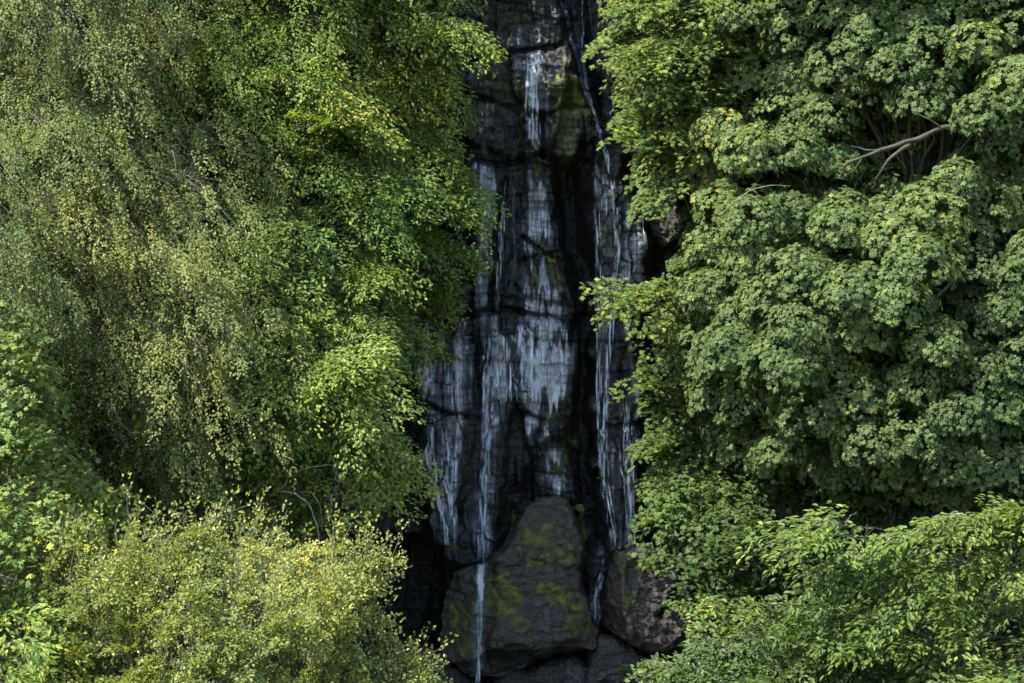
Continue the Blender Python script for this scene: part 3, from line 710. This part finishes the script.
build_tree('maple_sapling', 'pale green broad-leaved young maple at the left edge', 'tree',
    [(-170,300),(0,300),(10,360),(40,395),(30,440),(65,485),(95,520),(85,570),(60,640),(40,740),(-170,760)],
    -9, 2.0, .52, 3, (.9, .7, .5), (.45, -.4, .05), 'spray', PALM, .125, LM['maple'], (-9.6, -9.4, 0), .12, ns=9, nl=24, spray=(.6, .45, .3), seed=14,
    droop_b=.15, tilt=(.9, -.7), depth_noise=1.3, yellow=[(20,420,40,.4),(50,500,40,.3)], bark=M_pale, bark_r=.02, holes=[(48,610,24,32)],
    twigs=[('bare_branch', M_pale, [([(36,650,-11.6),(50,625,-11.8),(44,600,-11.8),(36,578,-11.6)], -11.7, .016), ([(46,628,-11.8),(58,610,-11.9),(62,588,-11.8)], -11.7, .013), ([(30,640,-11.7),(44,615,-11.9),(30,592,-11.9)], -11.7, .010), ([(50,600,-11.7),(56,580,-11.8),(54,566,-11.8)], -11.7, .009), ([(55,640,-11.8),(75,652,-12),(90,650,-12)], -11.7, .010)])])
build_tree('goat_willow', 'yellow-olive bushy shrub with upright leafy shoots along the bottom left', 'shrub',
    [(60,560),(115,548),(150,566),(190,548),(225,562),(262,550),(300,562),(335,580),(325,600),(318,640),(345,672),(395,690),(400,790),(-20,790),(30,640)],
    -10.5, 2.0, .54, 4, (.85, .7, .6), (.35, -.3, .25), 'spray', TINY, .066, LM['shrub'], (-5.2, -11.5, 0), .09, ns=20, nl=50, spray=(.45, .28, .15), seed=15,
    tilt=(.8, -.7), yellow=[(280,560,80,.4),(200,600,120,.15),(100,640,40,-.3)], bark_r=.02, jit=.42, depth_noise=1.6, shoots=520, shoot_dir=(.45, -.2, .9), shoot_len=.55,
    extra=[(350,625,-11),(360,580,-11),(378,668,-11),(400,676,-11)])
build_tree('elder_shrub', 'small yellow-green shrub in the bottom left corner', 'shrub',
    [(-90,610),(15,600),(50,640),(60,700),(30,770),(-90,770)],
    -11.5, 1.0, .42, 2, (.7, .6, .5), (.4, -.5, .1), 'spray', LONG, .12, LM['rowan'], (-8.6, -12.4, 0), .05, ns=9, nl=34, spray=(.5, .4, .3), seed=16, yellow=[(30,650,60,.8)], bark_r=.012)
build_tree('young_shrub', 'little mid-green shrub under the bare twigs beside the dark rock', 'shrub',
    [(278,505),(310,498),(325,520),(310,540),(280,538)], -6.2, .5, .3, 2, (.5, .5, .4), (.3, -.4, .2), 'spray', OVAL, .085, LM['rowan'], (-3.9, -6, 0), .03, ns=9, nl=30, spray=(.4, .4, .2), seed=17, bark_r=.01)
# right side
build_tree('sycamore_tree', 'huge sycamore with rounded clumps of leaves and mossy limbs on the right', 'tree',
    [(715,-260),(1200,-260),(1200,540),(960,500),(900,490),(820,470),(740,450),(705,400),(700,300),(715,200),(700,100)],
    -3.4, 3.2, .66, 4, (1.35, 1.35, 1.1), (-.3, -.4, 0), 'dome', PALM, .112, LM['syc'], (7.6, -3.2, 0), .42, ns=84, seed=21, bark=M_moss, bark_r=.06,
    holes=[(895,112,24,22),(915,148,66,26),(940,125,40,18),(868,168,32,18),(820,175,22,10),(942,288,20,22),(985,255,20,14),(770,195,18,12)], depth_noise=1.25, lean=.2, yellow=[(750,110,80,.35),(800,70,70,.2),(690,140,60,.3),(880,270,80,.15),(1000,430,100,-.3)],
    twigs=[('mossy_limb', M_moss, [([(1000,122,-5.2),(962,124,-6.50),(940,127,-6.60),(915,140,-6.70),(885,150,-6.70),(862,158,-6.70),(840,169,-6.40)], -6, .062), ([(912,141,-6.70),(895,155,-6.80),(880,170,-6.80),(872,188,-6.50)], -6, .038),
        ([(885,150,-6.70),(868,150,-6.70),(852,146,-6.50)], -6, .018), ([(940,127,-6.60),(928,118,-6.70),(912,112,-6.60)], -6, .018), ([(895,155,-6.80),(905,166,-6.70),(908,176,-6.50)], -6, .014), ([(862,158,-6.70),(856,168,-6.70),(845,176,-6.60)], -6, .014),
        ([(975,118,-6.10),(985,132,-5.70),(978,156,-5)], -6, .05), ([(962,270,-5.9),(945,290,-6.40),(930,303,-6.60),(914,325,-6.30)], -6, .045), ([(1000,210,-5.6),(992,235,-5.90),(996,262,-5.9)], -6, .04)]), ('bare_branch', M_pale, [([(722,214,-6.3),(736,200,-6.8),(752,189,-7),(772,185,-7),(790,186,-6.8)], -7, .012), ([(752,189,-7),(760,196,-7),(770,198,-6.9)], -7, .007)])])
build_tree('field_maple', 'mid-green tree whose leafy tips reach left across the falling water', 'tree',
    [(655,-260),(760,-260),(750,100),(745,300),(740,440),(722,490),(708,480),(700,440),(698,380),(700,330),(694,290),(730,228),(714,190),(674,120),(664,60),(652,20)],
    -2.6, 1.8, .56, 4, (1.15, .8, .42), (-.6, -.35, -.05), 'spray', PALM, .105, LM['edge'], (4.8, -2.2, 0), .24, ns=13, nl=48, spray=(.7, .38, .35), seed=22, jit=.24,
    droop_b=.15, tilt=(1., -.5), extra=[(640,44,-3.4),(646,289,-3.7),(662,284,-3.6),(668,178,-3.3),(660,120,-3.2),(676,372,-3.4),(680,430,-3.4),(684,465,-3.4),(686,505,-3.2)], yellow=[(660,60,80,.35),(650,290,50,.25),(690,330,60,.2)])
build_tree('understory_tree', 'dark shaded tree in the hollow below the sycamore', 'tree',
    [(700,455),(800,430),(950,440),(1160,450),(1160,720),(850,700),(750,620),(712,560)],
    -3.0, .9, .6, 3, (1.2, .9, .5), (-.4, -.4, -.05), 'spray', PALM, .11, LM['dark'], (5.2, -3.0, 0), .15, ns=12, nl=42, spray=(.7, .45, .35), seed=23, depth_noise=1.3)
build_tree('hornbeam_tree', 'fresh green hornbeam with flat tiers of pointed leaves at the lower right', 'tree',
    [(890,600),(935,575),(1000,585),(1160,550),(1160,790),(900,790),(870,700),(920,655)],
    -8.2, 2.4, .75, 3, (1.5, 1.0, .12), (-.75, -.45, -.10), 'spray', LONG, .13, LM['horn'], (9.4, -8.4, 0), .16, ns=11, nl=50, spray=(.85, .30, .16), seed=24, jit=.2,
    tilt=(1.05, -.45), droop_b=.1, depth_noise=2.4, yellow=[(830,525,40,.5),(925,520,40,.3)], extra=[(828,518,-10.2),(850,530,-10.1),(880,545,-9.8),(905,556,-9.5),(862,556,-9.6),(935,520,-10.3),(968,519,-10.0),(1003,513,-9.8),(1043,509,-9.6),(1080,505,-9.5),(880,580,-10.0),(915,590,-10.2),(955,556,-10.1),(990,562,-9.8),(1025,552,-9.9),(845,610,-9.4),(870,625,-9.8),(900,638,-10.3)], bark_r=.012)
build_tree('hazel_bush', 'dense blue-green bush on the bank below the right boulder', 'shrub',
    [(720,655),(770,625),(850,605),(905,640),(930,790),(660,790),(672,700)],
    -6.8, 1.7, .46, 3, (.9, .9, .5), (-.3, -.4, .1), 'spray', OVAL, .10, LM['bush'], (5.6, -7.6, 0), .07, ns=14, nl=46, spray=(.55, .45, .25), seed=25, tilt=(.85, -.6), bark_r=.015, extra=[(682,672,-7.2),(668,684,-7)])
build_tree('ash_sapling', 'thin sapling with pale leaf sprays leaning over the blue-green bush', 'tree',
    [(705,600),(735,592),(760,600),(780,620),(740,632),(712,618)],
    -6.0, .4, .4, 1, (.7, .5, .3), (-.6, -.3, 0), 'spray', OVAL, .11, LM['horn'], (5.0, -5.8, 0), .03, ns=7, nl=26, spray=(.6, .35, .3), seed=26, bark_r=.012, yellow=[(720,600,60,.4)])


M_fern = leafmat('fern_frond', (.03, .055, .012), (.06, .09, .018), (.10, .13, .022), (.16, .17, .03), .3, .5, .97, .25)
def fern(label, px, py, Y, size, n, seed):
    r = np.random.default_rng(seed); c = P(px, py, Y); root = empty('fern', c, label, 'fern', 'ferns growing on the wet rocks')
    T = Tubes(); L_ = Leaves()
    for i in range(n):
        a = i / n * 2 * math.pi + r.normal(0, .25); d = np.array([math.cos(a), math.sin(a) * .8 - .25, r.uniform(.2, .9)]); d /= np.linalg.norm(d)
        t = np.linspace(0, 1, 14)[:, None]; ln = size * r.uniform(.7, 1.2)
        p = c + d * ln * t; p[:, 2] -= ln * .8 * t[:, 0] ** 2
        T.add(p, .006 * np.linspace(1, .3, 14), 3)
        tg = nrm(np.gradient(p, axis=0)); sd = nrm(np.cross(tg, UP))
        for sg in (1, -1):
            sz = ln * .33 * np.sin(np.clip(t[:, 0] * 1.05 + .12, 0, 1) * math.pi) ** .7 + .01
            L_.add(p, tg * .5 + sd * sg, np.cross(sd, tg), sz, r.uniform(0, .9, 14), r.uniform(.2, .7, 14))
    T.build('stem', M_bark, root, c); L_.build('fronds', LONG, M_fern, root, c)
fern('hanging fern on the right flank of the square boulder', 694, 612, -3.3, .45, 13, 1)
fern('small fern at the lower right corner under the square boulder', 655, 662, -3.2, .32, 11, 2)
fern('tiny fern low beside the stones right of the falling water', 626, 668, -2.9, .25, 9, 3)
fern('little yellow-green plant on a ledge high in the dark cleft of the falls', 603, 478, -1.2, .18, 9, 5)
fern('moss-green tuft growing beside the tip of the large mossy boulder', 578, 508, -1.6, .24, 11, 6)
fern('tiny tuft on the broken ledge in the middle of the wet cliff', 522, 392, -1.75, .16, 9, 7)
fern('pale tuft at the foot of the left water streaks, above the dark hollow', 452, 546, -1.75, .18, 9, 8)
fern('fern tuft on the bank above the square boulder, half under the leaves', 686, 560, -3.2, .35, 11, 4)

# ------------------------------------------------------------------ camera, light
cam = bpy.data.cameras.new('camera'); co = bpy.data.objects.new('camera', cam); col.objects.link(co)
co.location = (0, -CAMD, CAMZ); co.rotation_euler = (R(90), 0, 0); cam.sensor_width = 36; cam.lens = 36 * CAMD / (1024 / PPM)
cam.clip_end = 3000; cam.clip_start = .5; sc.camera = co
S = nrm(np.array([-.52, -.33, .79]))
sun = bpy.data.lights.new('sun', 'SUN'); so = bpy.data.objects.new('sun', sun); col.objects.link(so)
so.rotation_euler = Vector(-S).to_track_quat('-Z', 'Y').to_euler(); sun.energy = 3.9; sun.angle = R(.5); sun.color = (1, .95, .84)
so.location = tuple(S * 60)
w = bpy.data.worlds.new('World'); sc.world = w; w.use_nodes = True
nt = w.node_tree; nt.nodes.clear()
sk = nt.nodes.new('ShaderNodeTexSky'); sk.sky_type = 'NISHITA'; sk.sun_disc = False
sk.sun_elevation = math.asin(S[2]); sk.sun_rotation = math.atan2(S[0], S[1])
bg = nt.nodes.new('ShaderNodeBackground'); bg.inputs[1].default_value = .15
ow = nt.nodes.new('ShaderNodeOutputWorld'); nt.links.new(sk.outputs[0], bg.inputs[0]); nt.links.new(bg.outputs[0], ow.inputs[0])
vs = sc.view_settings; vs.view_transform = 'Standard'; vs.look = 'None'; vs.gamma = 1; vs.exposure = 2.38
cy = sc.cycles; cy.max_bounces = 6; cy.diffuse_bounces = 4; cy.glossy_bounces = 2; cy.transmission_bounces = 4; cy.transparent_max_bounces = 8
cy.sample_clamp_indirect = 4
